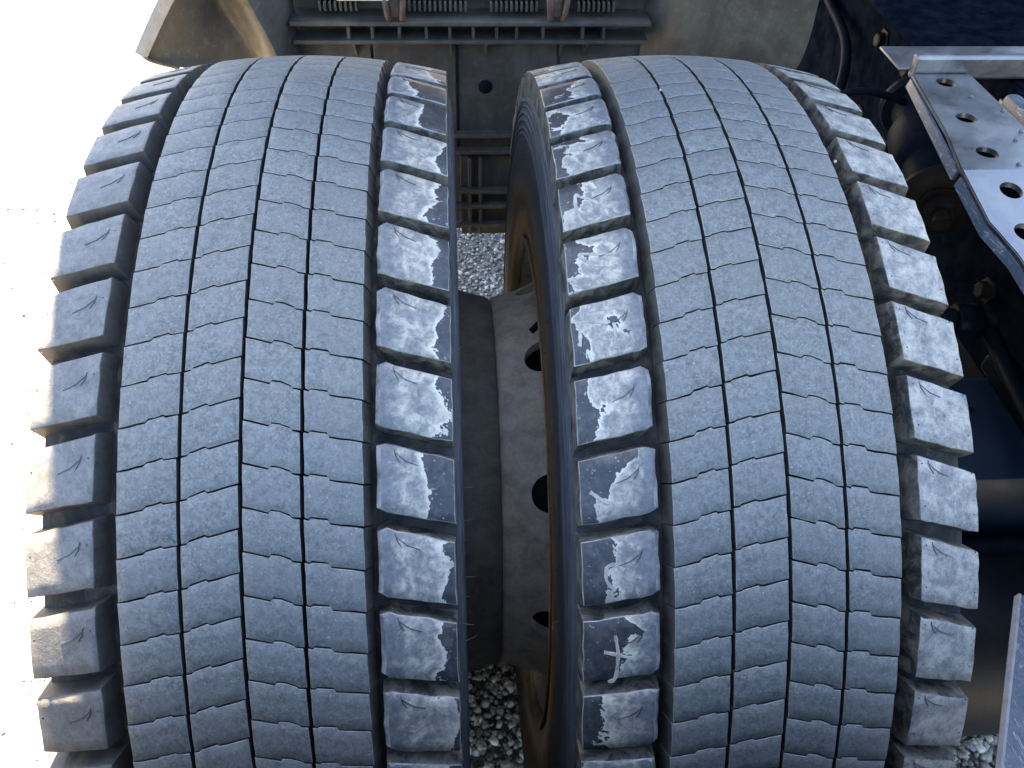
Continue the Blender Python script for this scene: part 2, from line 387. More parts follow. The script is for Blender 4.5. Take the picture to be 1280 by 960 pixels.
def ribbon(V, F, mi, sm, pts, w, m, lift=.0005):
    """thin raised stroke following the crown; pts in (u, phi)"""
    b0 = len(V); n = len(pts)
    for i, (u, ph) in enumerate(pts):
        a = pts[max(i-1, 0)]; b = pts[min(i+1, n-1)]
        d = Vector(((b[0]-a[0]), (b[1]-a[1])*.5)).normalized(); p = Vector((-d.y, d.x))
        ww = w[i] if isinstance(w, (list, tuple)) else w
        for k, lf in ((-.5, -.0003), (-.4, lift), (.4, lift), (.5, -.0003)):
            uu = u+p.x*k*ww; V.append(pt(uu, ph+p.y*k*ww/.5, crown(uu)+lf))
    for i in range(n-1):
        for k in range(3):
            q = b0+i*4+k; F.append((q, q+1, q+5, q+4)); mi.append(m); sm.append(False)
ASC = [(0, 0), (.17, .13), (.33, .32), (.44, .40), (.49, .68), (.6, .76), (.75, .99), (.79, .86), (1, 1)]
ASC2 = [(0, 0), (.1, .06), (.14, .26), (.2, .32), (.42, .63), (.46, .5), (.5, .5), (.62, .62), (.82, .84), (1, 1)]
DES = [(0, 0), (.2, .2), (.45, .5), (.49, .28), (.64, .38), (.83, .72), (.865, .9), (1, 1)]
DES2 = [(0, 0), (.06, .12), (.1, -.04), (.39, .18), (.43, .52), (.62, .7), (.8, .8), (1, 1)]
GS = .0018/.5/2     # half a sipe, as an angle
def make_tyre(root, c, ribs, lugs, flip):
    """flip = +1: the outer (wide groove) lugs are on the -X side; -1: on the +X side"""
    bm = bmesh.new(); prof = []
    side = [(-.1425, .298), (-.1452, .303), (-.1480, .312), (-.1484, .318), (-.1494, .322), (-.1490, .34), (-.1502, .345), (-.1500, .36), (-.1502, .385), (-.1504, .40), (-.1504, .415), (-.1500, .428), (-.1504, .430), (-.1492, .4445), (-.149, .4455), (-.1474, .456), (-.1468, .4565), (-.1452, .463), (-.1445, .4655), (-.1405, .467)]
    mid = [(u, crown(u)-.0150) for u in (-.13, -.105, -.0985, -.0905, -.083, -.08, -.04, 0, .04, .08, .083, .0905, .0985, .105, .13)]
    mid = [(u, r-(.004 if .088 < abs(u) < .1 else 0)) for u, r in mid]
    def ridged(pf):
        out_ = []
        for (u1, r1), (u2, r2) in zip(pf, pf[1:]):
            out_.append((u1, r1)); n_ = int(abs(r2-r1)/.0052) if r1 >= .405 and r2 < .462 else 0
            for q in range(n_):
                for f_, d_ in ((.25, 0), (.35, -.0008), (.6, -.0008), (.7, 0)):
                    t_ = (q+f_)/max(n_, 1); out_.append((u1+(u2-u1)*t_+d_, r1+(r2-r1)*t_))
        return out_+[pf[-1]]
    side = ridged(side)
    prof = side+mid+[(-u, r) for u, r in side[::-1]]
    # inner lining back to the bead so that the tyre is a closed solid
    prof += [(.13, .3), (.125, .34), (.12, .43), (.0, .455), (-.12, .43), (-.125, .34), (-.13, .3)]
    N = 212; rings = []
    for u, r in prof:
        rings.append([bm.verts.new(pt(u, 2*math.pi*k/N, r)) for k in range(N)])
    m = len(rings)
    for q in range(m):
        A, B = rings[q], rings[(q+1) % m]
        for k in range(N): bm.faces.new((A[k], A[(k+1) % N], B[(k+1) % N], B[k]))
    tyre = link('tyre', bm_mesh(bm, 'tyre', M['carcass'], True, 50), root)
    # ribs: four rows of blocks cut by sipes
    for i, (x0, x1, pa, pb, form) in enumerate(ribs):
        g = .0017; l_out = i == 0; r_out = i == 3
        xa = x0+(0 if l_out else g); xb = x1-(0 if r_out else g)
        cols = []
        for s, z in form:
            ph = (pb-pa)*z; cols.append((xa+(xb-xa)*s, ph+GS, ph+PITCH-GS))
        kk = .0006
        dr = lambda nx, ns, l=l_out, r=r_out: ((nx*.0045 if ((nx < -.5 and l) or (nx > .5 and r)) else nx*.0013), ns*.0002)
        me = block_mesh('tread_block', c, cols, 4, .0145, .00028, dr, [M['tread'], M['lip'], M['wall2']], kk, None, .0)
        mv = [me]+[block_mesh('tread_block', c, cols, 4, .0145, .00028, dr, [M['tread'], M['lip'], M['wall2']], kk, None, .00022) for _ in range(5)]
        k0 = -round(EL/PITCH)
        order = sorted(range(106), key=lambda k: abs(((k*PITCH+pa+PITCH/2+.0-.12)+math.pi) % (2*math.pi)-math.pi))
        keep = set(order[:56]); rest = []
        for k in range(106):
            th = EL+pa+k*PITCH
            if k in keep: link('tread_block', random.choice(mv), tyre, -th)
            else: rest.append(th)
        join('tread_block_rows', me, rest, tyre)
    for i, (xi, ai, xo, ao, li, lo, mats, bigbev, pa0) in enumerate(lugs):
        # columns from small X to large X
        ends = sorted([(xi, ai, li), (xo, ao, lo)])
        (xa, aa, la), (xb, ab, lb) = ends
        cols = []
        gr = xi > xo      # the groove side is the last column
        for t in ([0, .2, .4, .6, .8, .93, 1] if gr else [0, .07, .2, .4, .6, .8, 1]):
            cut = .0055 if (bigbev and t == (1 if gr else 0)) else 0.
            X = xa+(xb-xa)*t; hi = aa+(ab-aa)*t; ln = la+(lb-la)*t
            cols.append((X, hi-ln-aa+cut, hi-aa-cut))
        inner_sign = 1 if xi > xo else -1      # +1: the groove lies on the +X side
        def bev(nx, ns, s=inner_sign, bb=bigbev):
            if nx*s > .6 and bb: return (.0034, .0036, .0012)
            if bb: return (.0006, .0008, .0006)
            return (.0005, .0005, .0005)
        def dr(nx, ns, s=inner_sign):
            return ((nx*((.0015 if bigbev else .0065) if nx*s > 0 else .0008)), ns*(.0048 if bigbev else .003))
        def extra(V, F, mi, sm, xi=xi, xo=xo, s=inner_sign, la=la, bb=bigbev):
            # moulded tick and small pin holes
            uc = xi-c-s*.013; p0 = -.012
            sg = -1 if s > 0 else 1
            A = [(uc+s*.004-.0*s, p0+.004), (uc+s*.003, p0-.006), (uc+s*.000, p0-.016)]
            B = [(uc+s*.0036, p0-.001), (uc-s*.004, p0-.014), (uc-s*.0125, p0-.021)]
            ribbon(V, F, mi, sm, A, [.0003, .0008, .0004], 3, .00045)
            ribbon(V, F, mi, sm, B, [.0003, .0006, .0004], 3, .00045)
            if not bb:
                for uu in (xi-c-s*.004, xo-c+s*.003):
                    for pp in (-.012, -.074):
                        q = pp-(.017 if uu == xo-c+s*.003 else 0)
                        b0 = len(V)
                        for k in range(8):
                            V.append(pt(uu+.0007*math.cos(k*math.pi/4), q+.0014*math.sin(k*math.pi/4), crown(uu)+.00025))
                        F.append(tuple(range(b0, b0+8))); mi.append(3); sm.append(False)
        me = block_mesh('shoulder_lug', c, cols, 6, .0255, bev, dr, mats+[M['mark']], 0., extra)
        mv = [block_mesh('shoulder_lug', c, cols, 6, .0255, bev, dr, mats+[M['mark']], 0., extra, .0006) for _ in range(9)]
        order = sorted(range(53), key=lambda k: abs(((k*LP+aa-.12)+math.pi) % (2*math.pi)-math.pi))
        keep = set(order[:28]); rest = []
        for k in range(53):
            th = EL+aa+k*LP
            if k in keep: link('shoulder_lug', random.choice(mv), tyre, -th)
            else: rest.append(th)
        join('shoulder_lug_rows', me, rest, tyre)
    return tyre
def join(name, me, angles, parent):
    n = len(me.vertices); co = np.empty(n*3); me.vertices.foreach_get('co', co); co = co.reshape(-1, 3)
    polys = [tuple(p.vertices) for p in me.polygons]; mi = [p.material_index for p in me.polygons]
    V = []; F = []; MI = []
    for k, th in enumerate(angles):
        a = -th; cs, sn = math.cos(a), math.sin(a)
        Q = np.c_[co[:, 0], co[:, 1]*cs-co[:, 2]*sn, co[:, 1]*sn+co[:, 2]*cs]; V.append(Q)
        F += [tuple(i+k*n for i in p) for p in polys]; MI += mi
    m2 = mesh(name, np.concatenate(V), F, list(me.materials), MI, [False]*len(F))
    tag(link(name, m2, parent), kind='stuff')
MATE = .0405           # plane where the two wheel discs are bolted together
def make_wheel(cx, face, label):
    """face = +1: the disc bolts up on the +X side"""
    root = empty('twin_wheel', (cx, 0, ZA), label, 'wheel', 'twin rear wheels')
    m = MATE-cx
    def X(s): return m-face*s
    # rim: flange, bead seat and well
    N = 120
    def rev(prof, name, mat, closed=False, n=N):
        bm = bmesh.new(); rings = [[bm.verts.new(pt(u, 2*math.pi*k/n, r)) for k in range(n)] for u, r in prof]
        q = len(rings)
        for i in range(q if closed else q-1):
            A, B = rings[i], rings[(i+1) % q]
            for k in range(n): bm.faces.new((A[k], A[(k+1) % n], B[(k+1) % n], B[k]))
        return bm_mesh(bm, name, mat, True, 40)
    for s in (face, -face):
        e = .1485
        me = rev([(s*(e-.0095), .2965), (s*(e-.003), .2985), (s*(e+.0005), .3015), (s*(e+.0015), .2995), (s*(e-.0005), .2945), (s*(e-.006), .2905), (s*(e-.0095), .2905)], 'rim_flange', M['rimm'], True)
        link('rim_flange', me, root)
    e = .138
    me = rev([(-e, .2955), (-.1, .288), (-.075, .268), (.04, .268), (.07, .284), (e, .2955), (e, .2905), (.07, .279), (.04, .263), (-.075, .263), (-.1, .283), (-e, .2905)], 'rim_barrel', M['disc'], True)
    link('rim_barrel', me, root)
    # disc
    th = .011
    pr = [(0.0, .141), (0.0, .222), (.0015, .2245), (.005, .227), (.014, .2295), (.03, .2335), (.045, .2395), (.06, .2475), (.078, .2575), (.096, .2622)]
    prof = [(X(s), r) for s, r in pr]+[(X(s+th*.5), r-th) for s, r in pr[::-1][:-1]]+[(X(th), .141)]
    me = rev(prof, 'wheel_disc', M['disc'], True, 160)
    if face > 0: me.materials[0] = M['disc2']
    disc = link('wheel_disc', me, root)
    bm = bmesh.new(); cut = []
    for k in range(10):
        ph = EL-.085+k*math.pi/5; uc = X(.050 if face < 0 else .062)
        lathe(bm, pt(uc, ph, .19), pt(uc, ph, .30), [(0, .0205), (.11, .0205)], 28)
    cm = bm_mesh(bm, 'cutter', M['disc'])
    co = bpy.data.objects.new('cutter', cm); COL.objects.link(co); co.location = root.location
    md = disc.modifiers.new('holes', 'BOOLEAN'); md.object = co; md.operation = 'DIFFERENCE'; md.solver = 'EXACT'
    bpy.context.view_layer.update()
    ev = disc.evaluated_get(bpy.context.evaluated_depsgraph_get()); nm = bpy.data.meshes.new_from_object(ev)
    disc.modifiers.clear(); disc.data = nm; bpy.data.objects.remove(co)
    nm.set_sharp_from_angle(angle=R(35))
    # brake drum inside the well
    bm = bmesh.new(); lathe(bm, (X(.02), 0, 0), (X(.3), 0, 0), [(0, .13), (.0, .205), (.19, .21), (.2, .2), (.2, .13)], 72)
    link('brake_drum', bm_mesh(bm, 'brake_drum', M['brown'], True), root)
    # valve stem
    bm = bmesh.new(); tube(bm, spline([pt(X(.062), EL+.66, .285), pt(X(.05), EL+.635, .272), pt(X(.036), EL+.60, .262)], 5), .0035, 10)
    if face < 0: link('valve_stem', bm_mesh(bm, 'valve_stem', M['rubber'], True), root)
    return root

CL, CR = -.1495, .2296
wl = make_wheel(CL, 1, 'outer twin wheel at left with warm sunlit outer lugs beside white pavement')
wr = make_wheel(CR, -1, 'inner twin wheel at right with chalked lugs beside the dark chassis')
gm = [M['lip'], M['wall']]
tyre_l = make_tyre(wl, CL,
    [(-.2318, -.1900, .0215, .0378, ASC), (-.1900, -.1489, .039, .0585, ASC2), (-.1489, -.1080, .0276, .0097, DES), (-.1080, -.0675, .0095, -.0066, DES2)],
    [(-.2484, .0738, -.2962, .0541, .0906, .0860, [M['lug'], M['wallp'], M['wallp']], False, 0),
     (-.0550, .0505, -.0055, .0245, .0945, .0905, [M['film'], M['lip'], M['wall']], True, 0)], 1)
tyre_r = make_tyre(wr, CR,
    [(.1478, .1886, -.0191, .0002, ASC), (.1886, .2286, .0044, .0194, ASC2), (.2286, .2702, -.0125, -.0316, DES), (.2702, .3112, -.031, -.0481, DES2)],
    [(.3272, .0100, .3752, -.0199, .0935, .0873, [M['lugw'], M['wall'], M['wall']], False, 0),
     (.1345, .0345, .0845, .0163, .0925, .0925, [M['film2'], M['lip'], M['wall']], True, 0)], -1)
# chalk strokes on the inner lugs of the right tyre
ST = [[(0.1178, 0.4322), (0.1145, 0.4424), (0.1074, 0.4563), (0.1, 0.4652), (0.0969, 0.4704), (0.0959, 0.4464), (0.0974, 0.4241), (0.1012, 0.4086)],
[(0.1183, 0.3426), (0.106, 0.3453), (0.0942, 0.3479), (0.0992, 0.3343), (0.1051, 0.3249), (0.1125, 0.3242)],
[(0.0894, 0.1905), (0.09, 0.2098), (0.0908, 0.2293), (0.1014, 0.2276), (0.1122, 0.2258)],
[(0.1148, 0.224), (0.1151, 0.2046), (0.1149, 0.1832)],
[(0.0907, -0.0283), (0.1022, -0.0432), (0.1158, -0.0437), (0.1202, -0.0217)],
[(0.1126, -0.1416), (0.1068, -0.1335), (0.1009, -0.139), (0.1008, -0.1576), (0.1065, -0.172)],
[(0.1063, -0.2378), (0.1083, -0.2682), (0.1064, -0.3042), (0.1015, -0.3117)],
[(0.0984, -0.2648), (0.1083, -0.2682), (0.1181, -0.2726)]]
for st in ST:
    P = [Vector((a-CR, b, 0)) for a, b in st]; q = spline(P, 5); pts = [(p.x, EL+p.y) for p in q]
    w = [.0028*(.75+.5*random.random()) for _ in pts]
    V, F, mi, sm = [], [], [], []
    ribbon(V, F, mi, sm, pts, w, 0, .0004)
    link('chalk_mark', mesh('chalk_mark', V, F, [M['chalk']], mi, sm), tyre_r)
# rubber hairs on the shoulder of the left tyre and beside the rim of the right one
for ph in (.622, .5, .346, .21, .10, .041, -.02, -.074, -.109, -.132, -.163, -.197, -.239, -.276, -.38):
    bm = bmesh.new(); u = .1465; r = .449+random.uniform(-.012, .006); L = random.uniform(.006, .013); b = random.uniform(-.006, .006)
    tube(bm, spline([pt(u, EL+ph, r), pt(u+L*.5, EL+ph+b, r+.001), pt(u+L, EL+ph+b*2.4, r+.003*random.random())], 4), lambda t: .00042*(1-.5*t), 6)
    link('rubber_hair', bm_mesh(bm, 'rubber_hair', M['hair'], True), tyre_l)
for ph in (.46, .33, .29, .12, .0, -.14, -.20, -.31):
    bm = bmesh.new(); u = -.1525; r = .395+random.uniform(-.03, .01); L = random.uniform(.003, .007)
    tube(bm, spline([pt(u, EL+ph, r), pt(u-L*.5, EL+ph, r+.002), pt(u-L, EL+ph-.004, r+.003)], 4), lambda t: .0004*(1-.5*t), 6)
    link('rubber_hair', bm_mesh(bm, 'rubber_hair', M['hair'], True), tyre_r)

# ------------------------------------------------------------------ mudguard in front of the wheels
mg = empty('mudguard', (.04, .62, .46), 'dusty brown plastic mudguard with ribbed panel behind the twin tyres', 'mudguard')
off = Vector((-.04, -.62, -.46))
def mpart(name, bm, mat, sm=False):
    for v in bm.verts: v.co += off
    return link(name, bm_mesh(bm, name, mat, sm, 35), mg)
bm = bmesh.new(); box(bm, -.232, .30, .625, .632, .44, .835); mpart('back_panel', bm, M['guard2'])
# raised vertical panels on it
for x0, x1, d in ((-.228, -.122, .006), (-.118, .008, .011), (.012, .168, .006), (.172, .292, .001)):
    bm = bmesh.new(); box(bm, x0, x1, .6235-d, .6246, .60, .796, .0015); mpart('raised_panel', bm, M['guard2'])
bm = bmesh.new(); box(bm, .012, .1, .6075, .6246, .44, .598, .001); mpart('lower_panel', bm, M['guard2'])
for z in (.642, .612, .536, .506, .466):
    bm = bmesh.new(); box(bm, -.03, .16, .592, .606, z-.0035, z+.0035, .001); mpart('cross_rib', bm, M['guard2'])
for x in (.028, .046):
    bm = bmesh.new(); box(bm, x-.003, x+.003, .596, .607, .446, .60, .001); mpart('upright_rib', bm, M['guard2'])
# two long horizontal ribs under the hinge line, joined by short uprights
for z, d in ((.832, .052), (.802, .044)):
    bm = bmesh.new(); box(bm, -.232, .30, .6246-d, .6246, z-.003, z+.003, .001); mpart('long_rib', bm, M['guard2'])
for x in (-.15, -.115, -.075, -.035, 0., .035, .07, .10, .14, .20, .232):
    bm = bmesh.new(); box(bm, x-.0022, x+.0022, .585, .6246, .8052, .8288); mpart('short_web', bm, M['guard2'])
for x in (-.145, .0, .055, .172, .21):
    bm = bmesh.new(); V = [bm.verts.new(p) for p in ((x-.002, .6246, .7985), (x-.002, .588, .7985), (x-.002, .6175, .765), (x+.002, .6246, .7985), (x+.002, .588, .7985), (x+.002, .6175, .765))]
    V2 = [bm.verts.new((x-.002, .6246, .765)), bm.verts.new((x+.002, .6246, .765))]
    bm.faces.new((V[0], V[1], V[2], V2[0])); bm.faces.new((V[3], V2[1], V[5], V[4])); bm.faces.new((V[1], V[4], V[5], V[2])); bm.faces.new((V[0], V[3], V[4], V[1])); bm.faces.new((V[2], V[5], V2[1], V2[0])); bm.faces.new((V[0], V2[0], V2[1], V[3]))
    mpart('gusset', bm, M['guard2'])
# toothed strips above
for x0, x1 in ((-.19, -.125), (-.06, .03), (.06, .14), (.19, .25)):
    n = int((x1-x0)/.0075)
    for k in range(n):
        bm = bmesh.new(); x = x0+k*.0075; box(bm, x, x+.0036, .592, .6246, .843, .856, .0006); mpart('tooth', bm, M['guard2'])
bm = bmesh.new(); box(bm, -.232, .30, .6, .628, .8575, .8655, .002); mpart('top_rail', bm, M['guard2'])
bm = bmesh.new(); box(bm, -.232, .30, .6255, .632, .8352, .857, .0); mpart('top_web', bm, M['guard2'])
bm = bmesh.new(); box(bm, -.16, -.085, .566, .5985, .867, .880, .002); mpart('pale_label', bm, M['cream'])
# hinge clips
for x in (-.079, .158):
    for s in (-1, 1):
        bm = bmesh.new()
        tube(bm, spline([(x+s*.014, .60, .886), (x+s*.0135, .572, .872), (x+s*.011, .570, .848), (x+s*.008, .586, .828)], 5), .0042, 8); mpart('hinge_clip', bm, M['rust'], True)
    bm = bmesh.new(); box(bm, x-.007, x+.007, .574, .589, .842, .868, .002); mpart('hinge_block', bm, M['rust'])
# flared sides: lofted sheets
def sheet(rows, th, nsub=6):
    """rows of 3-D points (each the same length); smooth loft with thickness"""
    g = [spline(r, nsub) for r in rows]
    gt = list(zip(*g)); g2 = [spline(c_, nsub) for c_ in gt]     # g2[i][j]
    bm = bmesh.new(); n, m = len(g2), len(g2[0])
    A = [[None]*m for _ in range(n)]; B = [[None]*m for _ in range(n)]
    for i in range(n):
        for j in range(m):
            p = g2[i][j]; du = g2[min(i+1, n-1)][j]-g2[max(i-1, 0)][j]; dv = g2[i][min(j+1, m-1)]-g2[i][max(j-1, 0)]
            nn = du.cross(dv).normalized(); A[i][j] = bm.verts.new(p+nn*th/2); B[i][j] = bm.verts.new(p-nn*th/2)
    for i in range(n-1):
        for j in range(m-1):
            bm.faces.new((A[i][j], A[i+1][j], A[i+1][j+1], A[i][j+1])); bm.faces.new((B[i][j], B[i][j+1], B[i+1][j+1], B[i+1][j]))
    for i in range(n-1):
        bm.faces.new((A[i][0], B[i][0], B[i+1][0], A[i+1][0])); bm.faces.new((A[i][-1], A[i+1][-1], B[i+1][-1], B[i][-1]))
    for j in range(m-1):
        bm.faces.new((A[0][j], A[0][j+1], B[0][j+1], B[0][j])); bm.faces.new((A[-1][j], B[-1][j], B[-1][j+1], A[-1][j+1]))
    return bm
# left side, from the back panel out to the lip; rows go from low to high
bm = sheet([[(-.232, .622, .70), (-.236, .60, .70), (-.246, .568, .715), (-.268, .590, .73), (-.290, .598, .75), (-.330, .550, .775), (-.375, .490, .805)],
            [(-.232, .622, .80), (-.236, .588, .80), (-.252, .541, .802), (-.280, .565, .79), (-.303, .578, .80), (-.350, .52, .822), (-.409, .45, .846)],
            [(-.232, .612, .90), (-.242, .575, .90), (-.274, .521, .885), (-.302, .548, .878), (-.326, .555, .872), (-.342, .50, .89), (-.360, .447, .911)],
            [(-.232, .570, .99), (-.250, .53, .99), (-.296, .48, .98), (-.318, .51, .97), (-.33, .51, .965), (-.325, .47, .97), (-.305, .43, .975)]], .004)
mpart('side_flare', bm, M['guard'], True)
bm = bmesh.new(); tube(bm, spline([(-.378, .488, .806), (-.408, .452, .844), (-.361, .448, .911), (-.308, .43, .975)], 8), .004, 10); mpart('edge_bead', bm, M['guard'], True)
bm = sheet([[(-.416, .449, .844), (-.408, .444, .842), (-.400, .444, .840)], [(-.370, .444, .909), (-.362, .440, .909), (-.352, .439, .907)], [(-.318, .427, .973), (-.309, .423, .972), (-.300, .423, .971)]], .003, 4)
mpart('outer_lip', bm, M['edge'], True)
bm = sheet([[(.30, .622, .70), (.325, .610, .70), (.36, .590, .70), (.42, .58, .70), (.50, .56, .70)],
            [(.30, .622, .80), (.322, .595, .80), (.355, .565, .80), (.43, .54, .80), (.52, .52, .80)],
            [(.30, .612, .90), (.318, .580, .90), (.345, .545, .90), (.42, .52, .90), (.51, .49, .90)],
            [(.30, .570, .99), (.312, .545, .99), (.335, .515, .985), (.40, .47, .98), (.48, .43, .975)]], .004)
mpart('side_flare', bm, M['guard'], True)
bm = bmesh.new(); tube(bm, spline([(.335, .60, .74), (.375, .57, .80), (.39, .54, .87), (.415, .49, .96)], 8), .005, 8); mpart('moulded_rib', bm, M['guard'], True)
# small screw and dirt lump on the panel
bm = bmesh.new(); lathe(bm, (-.142, .62, .79), (-.142, .60, .79), [(0, .004), (.012, .004), (.014, .003)], 12); mpart('screw', bm, M['edge'], True)
bm = bmesh.new(); lathe(bm, (.055, .622, .715), (.055, .60, .715), [(0, .013), (.006, .011), (.008, .006)], 16); mpart('drain_boss', bm, M['rubber'], True)

# the guard's hinged top, swung up and forward so that the tyres can be seen: it stands above the frame
rows = []
for k in range(5):
    t = k/4; z = 1.01+.92*t; y = .50+.10*math.sin(t*math.pi)*1.-.06*t
    rows.append([(-.372+.0*t, y-.06, z), (-.33, y-.015, z), (-.10, y, z), (.20, y, z), (.44, y-.015, z), (.49, y-.06, z)])
bm = sheet(rows, .005, 4)
mpart('hinged_lid', bm, M['guard'], True)
rows = [[(-.40, -.50, z), (-.395, -.57, z), (-.34, -.605+.3*(z-.5)**2, z), (-.1, -.61+.3*(z-.5)**2, z), (.2, -.61+.3*(z-.5)**2, z), (.43, -.605+.3*(z-.5)**2, z), (.47, -.60, z)] for z in (.18, .36, .54, .72, .92)]
bm = sheet(rows, .005, 4); mpart('rear_bounce_blocker', bm, M['rubber'], True)  # unseen sheet added behind the wheels to block ground bounce
for x in (-.079, .158):
    bm = bmesh.new(); box(bm, x-.012, x+.012, .48, .495, .93, 1.12, .002); mpart('hinge_strap', bm, M['rust'])

# ------------------------------------------------------------------ driver's cab ahead, out of the picture: it shades the chassis
cab = empty('tractor_cab', (.7, 1.6, .5), 'dark truck cab standing ahead of the twin wheels', 'truck cab')
bm = bmesh.new(); box(bm, -1.15, 1.15, 0, 2.0, .35, 3.0, .06); link('cab_body', bm_mesh(bm, 'cab_body', M['cab']), cab)
bm = bmesh.new(); box(bm, -1.1, 1.1, .05, 1.3, 3.003, 3.45, .08); link('air_deflector', bm_mesh(bm, 'air_deflector', M['cab']), cab)
for x in (-.55, .55):
    bm = bmesh.new(); box(bm, x-.3, x+.3, -.004, .02, 1.7, 2.2, .004); link('rear_window', bm_mesh(bm, 'rear_window', M['rubber']), cab)

# ------------------------------------------------------------------ chassis on the right
bm = bmesh.new()
box(bm, .755, .763, -1.2, 2.2, .50, .835, .002); box(bm, .7635, .83, -1.2, 2.2, .827, .835, .001); box(bm, .7635, .83, -1.2, 2.2, .50, .508, .001)
fr = empty('frame_rail', (0, 0, 0), None, None); link('rail_beam', bm_mesh(bm, 'rail_beam', M['rail']), fr); tag(fr, 'long black painted frame rail beneath the perforated steel plate', 'frame rail')
# perforated plate
pl = empty('perforated_plate', (.70, .2, .85), 'silver perforated steel bracket plate at upper right with round holes', 'bracket')
def holed_plate(outline, holes, z0, z1, rad):
    bm = bmesh.new(); vs2 = [bm.verts.new((x, y, z1)) for x, y in outline]; f = bm.faces.new(vs2)
    r = bmesh.ops.extrude_face_region(bm, geom=[f]); ev = [v for v in r['geom'] if isinstance(v, bmesh.types.BMVert)]
    for v in ev: v.co.z = z0
    bmesh.ops.recalc_face_normals(bm, faces=bm.faces)
    bmesh.ops.bevel(bm, geom=[e for e in bm.edges], offset=.0012, segments=2, affect='EDGES')
    me = bm_mesh(bm, 'plate', M['steel']); o = bpy.data.objects.new('o', me); COL.objects.link(o)
    b2 = bmesh.new()
    for x, y in holes: lathe(b2, (x, y, z0-.05), (x, y, z1+.05), [(0, rad), (.1+z1-z0, rad)], 40)
    c2 = bpy.data.objects.new('c', bm_mesh(b2, 'c', M['steel'])); COL.objects.link(c2)
    md = o.modifiers.new('b', 'BOOLEAN'); md.object = c2; md.solver = 'EXACT'; bpy.context.view_layer.update()
    nm = bpy.data.meshes.new_from_object(o.evaluated_get(bpy.context.evaluated_depsgraph_get()))
    bpy.data.objects.remove(o); bpy.data.objects.remove(c2); return nm
BY = .125
out = [(.611, .367), (.588, .21), (.570, .132), (.569, BY), (.570, .048), (.584, .0), (.592, -.08), (.59, -.22), (.72, -.22), (.706, .0), (.694, BY), (.690, .367)]
hol = [(.646, .342), (.629, .246), (.616, .163), (.613, .093), (.605, .032)]
nm = holed_plate([(x-.70, y-.2) for x, y in out], [(x-.70, y-.2) for x, y in hol], -.006, 0, .0125)
bb = bmesh.new(); bb.from_mesh(nm)
bmesh.ops.bisect_plane(bb, geom=bb.verts[:]+bb.edges[:]+bb.faces[:], plane_co=(0, BY-.2, 0), plane_no=(0, 1, 0))
for v in bb.verts: v.co.z += min(0, v.co.y-(BY-.2))*math.tan(R(12))
bb.to_mesh(nm); bb.free()
link('plate', nm, pl)
def ppart(name, bm, mat, sm=False):
    for v in bm.verts: v.co -= Vector((.70, .2, .85))
    link(name, bm_mesh(bm, name, mat, sm), pl)
# folded lip down the left edge of the plate
bm = bmesh.new()
ed = [(.611, .367), (.588, .21), (.5725, .135)]
for (a, b) in (((.6105, .367), (.5690, .133)), ((.568, .122), (.5695, .048)), ((.5695, .0475), (.5835, .0)), ((.5835, -.0005), (.591, -.08))):
    za = .8435+min(0, a[1]-BY)*math.tan(R(12)); zb = .8435+min(0, b[1]-BY)*math.tan(R(12))
    v = [bm.verts.new(p) for p in ((a[0], a[1], za), (b[0], b[1], zb), (b[0]-.003, b[1], zb-.011), (a[0]-.003, a[1], za-.011),
         (a[0]+.004, a[1], za), (b[0]+.004, b[1], zb), (b[0]+.001, b[1], zb-.011), (a[0]+.001, a[1], za-.011))]
    for q in ((0, 1, 2, 3), (4, 7, 6, 5), (0, 4, 5, 1), (3, 2, 6, 7), (0, 3, 7, 4), (1, 5, 6, 2)): bm.faces.new([v[i] for i in q])
ppart('folded_lip', bm, M['scratched'])
bm = bmesh.new(); box(bm, .612, 1.3, .3695, .384, .84, .872, .004); ppart('cross_strip', bm, M['steel'])
bm = bmesh.new(); box(bm, .60, 1.3, .3845, .455, .8465, .850, .001); ppart('rear_plate', bm, M['steel'])
bm = bmesh.new(); box(bm, .66, 1.6, .4565, 1.5, .838, .845, .001); ppart('dark_fill_panel', bm, M['rail'])  # added dark sheet standing in for deep shade behind the plate
bm = bmesh.new(); box(bm, .722, .745, -.3, .33, .815, .843, .009); ppart('side_channel', bm, M['scratched'], True)
bm = bmesh.new(); box(bm, .7455, 1.0, -.3, .365, .81, .816, .001); ppart('inner_tray', bm, M['steel'])
for x, y in ((.684, .262), (.681, .21), (.664, .19), (.66, .30), (.640, .135)):
    bm = bmesh.new(); lathe(bm, (x, y, .8495 if x < .694 else .836), (x, y, .9), [(0, .0028), (.002, .0028), (.0032, .0012)], 10); ppart('weld_spatter', bm, M['edge'], True)

# black rubber bush with its bolt, lying along the rail
bu = empty('suspension_bush', (.69, .36, .70), 'black rubber suspension bush with flanges beside the perforated plate', 'bushing')
A0 = Vector((.735, .545, .72)); A1 = Vector((.655, .215, .69)); ax = (A1-A0)
bm = bmesh.new(); lathe(bm, A0, A1, [(0, .052), (.012, .054), (.02, .05), (.024, .036), (.07, .035), (.082, .044), (.09, .049), (.16, .051), (.168, .047), (.175, .038), (.235, .037), (.25, .036)], 48)
for v in bm.verts: v.co -= bu.location
link('bush_body', bm_mesh(bm, 'bush_body', M['rubber'], True), bu)
bm = bmesh.new(); lathe(bm, A0+ax.normalized()*.2505, A1+ax, [(0, .058), (.006, .058), (.010, .052), (.013, .046), (.0135, .030), (.018, .030)], 48)
for v in bm.verts: v.co -= bu.location
link('washer_flange', bm_mesh(bm, 'washer_flange', M['brown'], True), bu)
bm = bmesh.new(); lathe(bm, A0+ax.normalized()*.269, A1+ax, [(0, .0225), (.018, .0225), (.021, .019)], 6)
for v in bm.verts: v.co -= bu.location
